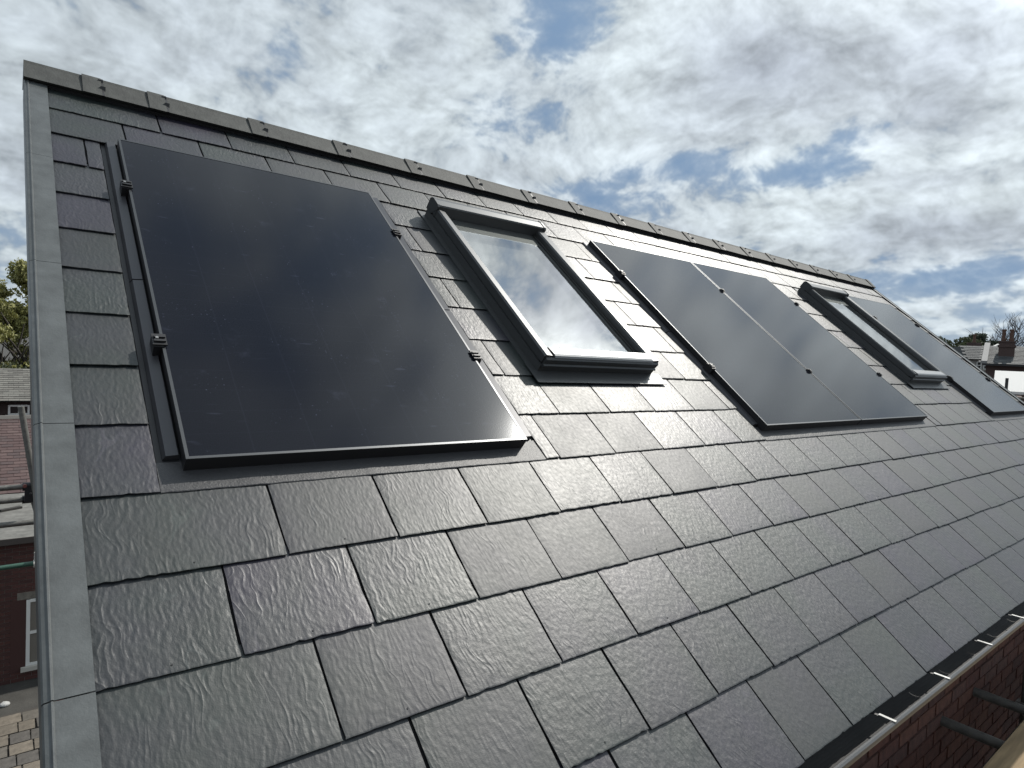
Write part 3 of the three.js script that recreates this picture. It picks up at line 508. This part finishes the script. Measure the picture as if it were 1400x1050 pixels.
/* ---------------------------------------------------------------- trees */
function leafCloud(blobs, n, size, seed, inner = 0.35) {        // many leaf-sized faces through the crown's volume, in clumps
  const r = rng(seed), pos = [], nor = [], q = new THREE.Quaternion(), e = new THREE.Euler(), v = new THREE.Vector3();
  const tw = blobs.reduce((s, b) => s + b[3] * b[3] * b[4], 0);
  for (const [cx, cy, cz, rx, ry, rz = rx] of blobs) {
    const m = Math.round(n * rx * rx * ry / tw);
    for (let i = 0; i < m; i++) {
      const a = r() * 6.283, c = r() * 2 - 1, s = Math.sqrt(1 - c * c), rad = Math.pow(inner + (1 - inner) * r(), 0.6) * (0.86 + 0.3 * perlin.noise(Math.cos(a) * s * 2.5 + cx, c * 2.5 + cy, Math.sin(a) * s * 2.5));
      const X = cx + Math.cos(a) * s * rad * rx, Y = cy + c * rad * ry, Z = cz + Math.sin(a) * s * rad * rz;
      if (perlin.noise(X * 1.3, Y * 1.3, Z * 1.3 + seed) < -0.22) continue;
      e.set(r() * 6.3, r() * 6.3, r() * 6.3); q.setFromEuler(e); const k = size * (0.6 + 0.8 * r());
      const P = [[-0.5, 0, 0], [0, -0.3, 0.06], [0.5, 0, 0], [0, 0.3, 0.06]].map(([x, y, z]) => v.set(x * k, y * k, z * k).applyQuaternion(q).toArray());
      for (const t of [0, 1, 2, 0, 2, 3]) pos.push(P[t][0] + X, P[t][1] + Y, P[t][2] + Z);
    }
  }
  const g = new THREE.BufferGeometry(); g.setAttribute('position', new THREE.Float32BufferAttribute(pos, 3)); g.computeVertexNormals(); return g;
}
function branchTree(base, height, spread, levels, seed, r0) {    // limbs as tapered tubes, one merged mesh
  const r = rng(seed), list = [];
  const grow = (p, d, len, rad, lv) => {
    const pts = [p.clone()], dd = d.clone(); let c = p.clone();
    for (let i = 0; i < 3; i++) { dd.add(new THREE.Vector3((r() - 0.5) * 0.3, 0.07, (r() - 0.5) * 0.3)).normalize(); c = c.clone().addScaledVector(dd, len / 3); pts.push(c); }
    for (let i = 0; i < 3; i++) { const a = pts[i], b = pts[i + 1], L = a.distanceTo(b), g = new THREE.CylinderGeometry(rad * (1 - 0.18 * (i + 1)), rad * (1 - 0.18 * i), L * 1.04, lv > 2 ? 3 : 6, 1, true); g.translate(0, L / 2, 0); g.applyQuaternion(new THREE.Quaternion().setFromUnitVectors(new THREE.Vector3(0, 1, 0), b.clone().sub(a).normalize())); g.translate(a.x, a.y, a.z); list.push(g); }
    if (lv >= levels) return;
    const n = lv === 0 ? 6 : lv < 3 ? 4 : 3;
    for (let i = 0; i < n; i++) { const at = pts[1 + Math.min(2, Math.floor(r() * 2.99))], a = r() * 6.283, nd = dd.clone().multiplyScalar(0.85).add(new THREE.Vector3(Math.cos(a) * spread, 0.15 * r(), Math.sin(a) * spread)).normalize(); grow(at, nd, len * (0.55 + 0.25 * r()), rad * 0.6, lv + 1); }
  };
  grow(new THREE.Vector3(...base), new THREE.Vector3(0, 1, 0), height * 0.42, r0, 0);
  return mergeGeometries(list);
}
const barkMat = stdm(0.045, 0.038, 0.032, 0.95), twigMat = stdm(0.06, 0.05, 0.045, 0.95);
const leafMat = (r, g, b) => new THREE.MeshPhysicalMaterial({ color: lin(r, g, b), roughness: 0.85, transmission: 0.3, thickness: 0, side: THREE.DoubleSide });
{
  const t = thing('leafy_tree', 'tall yellow green spring tree rising behind the grey roofed house past the verge', 'tree', [0.2, 0, -44]);
  mesh('trunk', branchTree([0, 0, 0], 10.5, 0.7, 3, 31, 0.24), barkMat, t);
  const bl = []; const r = rng(12); for (let i = 0; i < 34; i++) { const a = r() * 6.283, q = Math.sqrt(r()) * 3.2, y = 4.6 + r() * 6.0; const k = 1 - Math.max(0, (y - 7.5) / 5); bl.push([Math.cos(a) * q * k, y, Math.sin(a) * q * k, 0.7 + r() * 0.6, 0.6 + r() * 0.5]); }
  mesh('crown', leafCloud(bl, 42000, 0.20, 7), leafMat(0.27, 0.265, 0.085), t);
  const t2 = thing('leafy_tree', 'darker bushy undergrowth tree low behind the grey roofed house', 'tree', [-1.2, 0, -41]);
  mesh('trunk', branchTree([0, 0, 0], 5.4, 0.8, 3, 32, 0.16), barkMat, t2);
  const b2 = []; for (let i = 0; i < 16; i++) b2.push([(r() - 0.5) * 5.5, 3.6 + r() * 2.0, (r() - 0.5) * 3, 0.8 + r() * 0.5, 0.6 + r() * 0.5]);
  mesh('crown', leafCloud(b2, 7000, 0.16, 8), leafMat(0.05, 0.065, 0.025), t2);
}

/* ---------------------------------------------------------------- houses beyond the far verge: placed by bearing and distance from the roof */
const far = (px, dist) => { const d = pixelDir(px, 500); const h = Math.hypot(d.x, d.z); return [camera.position.x + d.x / h * dist, camera.position.z + d.z / h * dist]; };
const farY = (px, py, dist) => { const d = pixelDir(px, py); return camera.position.y + dist * d.y / Math.hypot(d.x, d.z); };
const bearing = (px) => { const d = pixelDir(px, 500); return Math.atan2(d.x, -d.z); };
const farSlate = [[0.055, 0.06, 0.064], [0.045, 0.05, 0.054], [0.07, 0.075, 0.076]].map(([r, g, b]) => stdm(r, g, b, 0.8));
const farBrick = stdm(0.075, 0.05, 0.045, 0.9), pale = stdm(0.30, 0.29, 0.27, 0.85), potMat = stdm(0.10, 0.055, 0.04, 0.85);
function farHouse(name, label, px, dist, turn, build) {
  const [x, z] = far(px, dist), o = thing(name, label, 'house', [x, 0, z], 'terraced houses beyond the far verge'); o.rotation.y = -bearing(px) + turn; build(o, (qx, qy) => [(qx - px) / 1100 * dist * 1.0, farY(qx, qy, dist)]); return o;   // local: x to the right, z towards the roof
}
function chimney(parent, x, z, y0, y1, w, pots) {
  const c = mesh('chimney', merge([box(x - w / 2, x + w / 2, y0, y1, z - 0.4, z + 0.4), box(x - w / 2 - 0.06, x + w / 2 + 0.06, y1 - 0.3, y1 - 0.16, z - 0.46, z + 0.46), box(x - w / 2 - 0.04, x + w / 2 + 0.04, y1 + 0.002, y1 + 0.1, z - 0.44, z + 0.44)]), farBrick, parent);
  for (let i = 0; i < pots; i++) { const g = new THREE.LatheGeometry([[0.13, 0], [0.15, 0.1], [0.11, 0.18], [0.105, 0.62], [0.14, 0.68], [0.135, 0.75], [0.09, 0.75]].map(([a, b]) => new THREE.Vector2(a, b)), 10); const m = mesh('chimney_pot', g, potMat, c); m.position.set(x + (i - (pots - 1) / 2) * w * 0.48, y1 + 0.1, z); }
  return c;
}
farHouse('terraced_house', 'slate roofed house with tall twin-pot chimney above a bright white lean-to', 1384, 50, 0.0, (o, at) => {
  const ridge = at(1384, 471)[1], eave = at(1384, 497)[1];
  mesh('wall', box(-1.3, 5, 0, eave, -7, -0.02), farBrick, o);
  mesh('roof', extrudeX([[0.3, eave - 0.1], [-3.4, ridge], [-7.3, eave - 0.1]], -1.5, 5.2), farSlate[0], o);
  tiledRoof(o, -1.5, 5.2, eave - 0.08, 0.32, ridge, -3.4, 14, farSlate, 0.4, 'roof_slates');
  for (const x of [-1.55, 1.1]) mesh('roof_coping', extrudeX([[0.36, eave - 0.06], [0.36, eave + 0.1], [-3.4, ridge + 0.24], [-3.4, ridge + 0.06]], x, x + 0.3), stdm(0.2, 0.2, 0.2, 0.8), o);
  chimney(o, -0.35, -1.6, eave + 0.2, at(1377, 467)[1], 0.82, 2);
  mesh('eaves_gutter', box(-1.5, 5.2, eave - 0.18, eave - 0.08, 0.3, 0.42), clipMat, o);
  const ya = at(1384, 506)[1], yb = at(1384, 533)[1];
  mesh('lean_to_roof', extrudeX([[5.0, ya - 0.12], [5.0, ya - 0.24], [7.0, yb - 0.14], [7.0, yb]], -0.74, 0.58), stdm(0.62, 0.61, 0.59, 0.7), o);
  mesh('lean_to_wall', box(-0.70, 0.54, 0, yb - 0.3, 0.02, 6.8), farBrick, o);
});
farHouse('terraced_house', 'dark gabled house with pale front and paired upright windows, left of the twin-pot chimney', 1349, 58, 0.25, (o, at) => {
  const ridge = at(1349, 473)[1], eave = at(1349, 491)[1], w = 1.05;
  mesh('wall', box(-1.05, 1.25, 0, eave, -6, -0.02), pale, o);
  mesh('roof', extrudeX([[0.25, eave - 0.08], [-1.4, ridge], [-4.4, ridge], [-6.3, eave - 0.08]], -1.25, 1.45), farSlate[1], o);
  tiledRoof(o, -1.25, 1.45, eave - 0.06, 0.27, ridge, -1.4, 8, [farSlate[1]], 0.4, 'roof_slates');
  for (const x of [-0.62, -0.2, 0.45, 0.85]) sashWindow(o, x, x + 0.3, at(1349, 505)[1], at(1349, 495)[1], 0.0, 1, 2);
});
farHouse('terraced_house', 'small grey gabled house with pale verge line beside the dark hedge trees', 1312, 66, -0.5, (o, at) => {
  const ridge = at(1312, 471)[1], eave = at(1312, 484)[1];
  mesh('wall', box(-1.4, 1.2, 0, eave, -6, -0.02), pale, o);
  mesh('roof', extrudeX([[0.3, eave - 0.1], [-2.6, ridge], [-6.3, eave - 0.1]], -1.6, 1.4), farSlate[2], o);
  mesh('roof_verge', extrudeX([[0.34, eave - 0.06], [0.34, eave + 0.08], [-2.6, ridge + 0.2], [-2.6, ridge + 0.06]], 1.405, 1.6), stdm(0.5, 0.5, 0.48, 0.8), o);
  chimney(o, -0.4, -2.6, ridge - 0.2, at(1312, 468)[1], 0.7, 1);
});
{
  const [x, z] = far(1378, 41), o = thing('aerial_pole', 'thin dark pole with short side arm standing before the white lean-to roof', 'pole', [x, 0, z]), y1 = farY(1378, 517, 41), y0 = 0;
  mesh('pole', metreUV(tube([0, y0, 0], [0.05, y1, 0], 0.07, 8)), clipMat, o); mesh('side_arm', metreUV(tube([0.04, y1 - 0.35, 0], [0.24, y1 - 0.25, -0.05], 0.045, 6)), clipMat, o);
  // shared yard wall that the houses and the pole stand behind
  const [wx, wz] = far(1390, 40), w = thing('yard_wall', 'low dark brick yard wall below the terraced houses', 'wall', [wx, 0, wz]); w.rotation.y = -bearing(1390);
  mesh('wall', box(-6, 5, 0, farY(1390, 545, 40), -0.12, 0.12), farBrick, w); mesh('coping', box(-6.02, 5.02, farY(1390, 545, 40) + 0.002, farY(1390, 545, 40) + 0.08, -0.17, 0.17), stoneMat, w);
}
function farTree(name, label, px, dist, f) { const [x, z] = far(px, dist), o = thing(name, label, 'tree', [x, 0, z], name === 'bare_tree' ? 'bare trees on the skyline' : 'evergreens on the skyline'); f(o, (py) => farY(px, py, dist)); return o; }
farTree('bare_tree', 'bare spreading winter tree on the skyline behind the hedge trees', 1357, 105, (o, Y) => mesh('trunk', branchTree([0, 0, 0], Y(430) * 0.94, 0.62, 5, 41, 0.28), twigMat, o));
farTree('bare_tree', 'lower bare winter tree behind the twin-pot chimney', 1390, 98, (o, Y) => mesh('trunk', branchTree([0, 0, 0], Y(440) * 0.94, 0.72, 5, 42, 0.24), twigMat, o));
farTree('evergreen_tree', 'dark rounded evergreen beside the bare skyline tree', 1336, 85, (o, Y) => {
  mesh('trunk', branchTree([0, 0, 0], Y(458), 0.6, 2, 43, 0.2), barkMat, o); const b = [], r = rng(51); for (let i = 0; i < 14; i++) b.push([(r() - 0.5) * 2.6, Y(472) + r() * (Y(456) - Y(472)) - 0.3, (r() - 0.5) * 3, 0.7, 0.55]);
  mesh('crown', leafCloud(b, 5000, 0.22, 61), leafMat(0.032, 0.045, 0.026), o);
});
farTree('evergreen_tree', 'lighter olive green clipped evergreen at the foot of the skyline, beside the far verge', 1308, 80, (o, Y) => {
  mesh('trunk', branchTree([0, 0, 0], Y(465), 0.6, 2, 44, 0.2), barkMat, o); const b = [], r = rng(52); for (let i = 0; i < 12; i++) b.push([(r() - 0.5) * 2.6, Y(476) + r() * (Y(463) - Y(476)) - 0.2, (r() - 0.5) * 3, 0.7, 0.5]);
  mesh('crown', leafCloud(b, 4500, 0.2, 62), leafMat(0.06, 0.072, 0.03), o);
});

renderer.render(scene, camera);
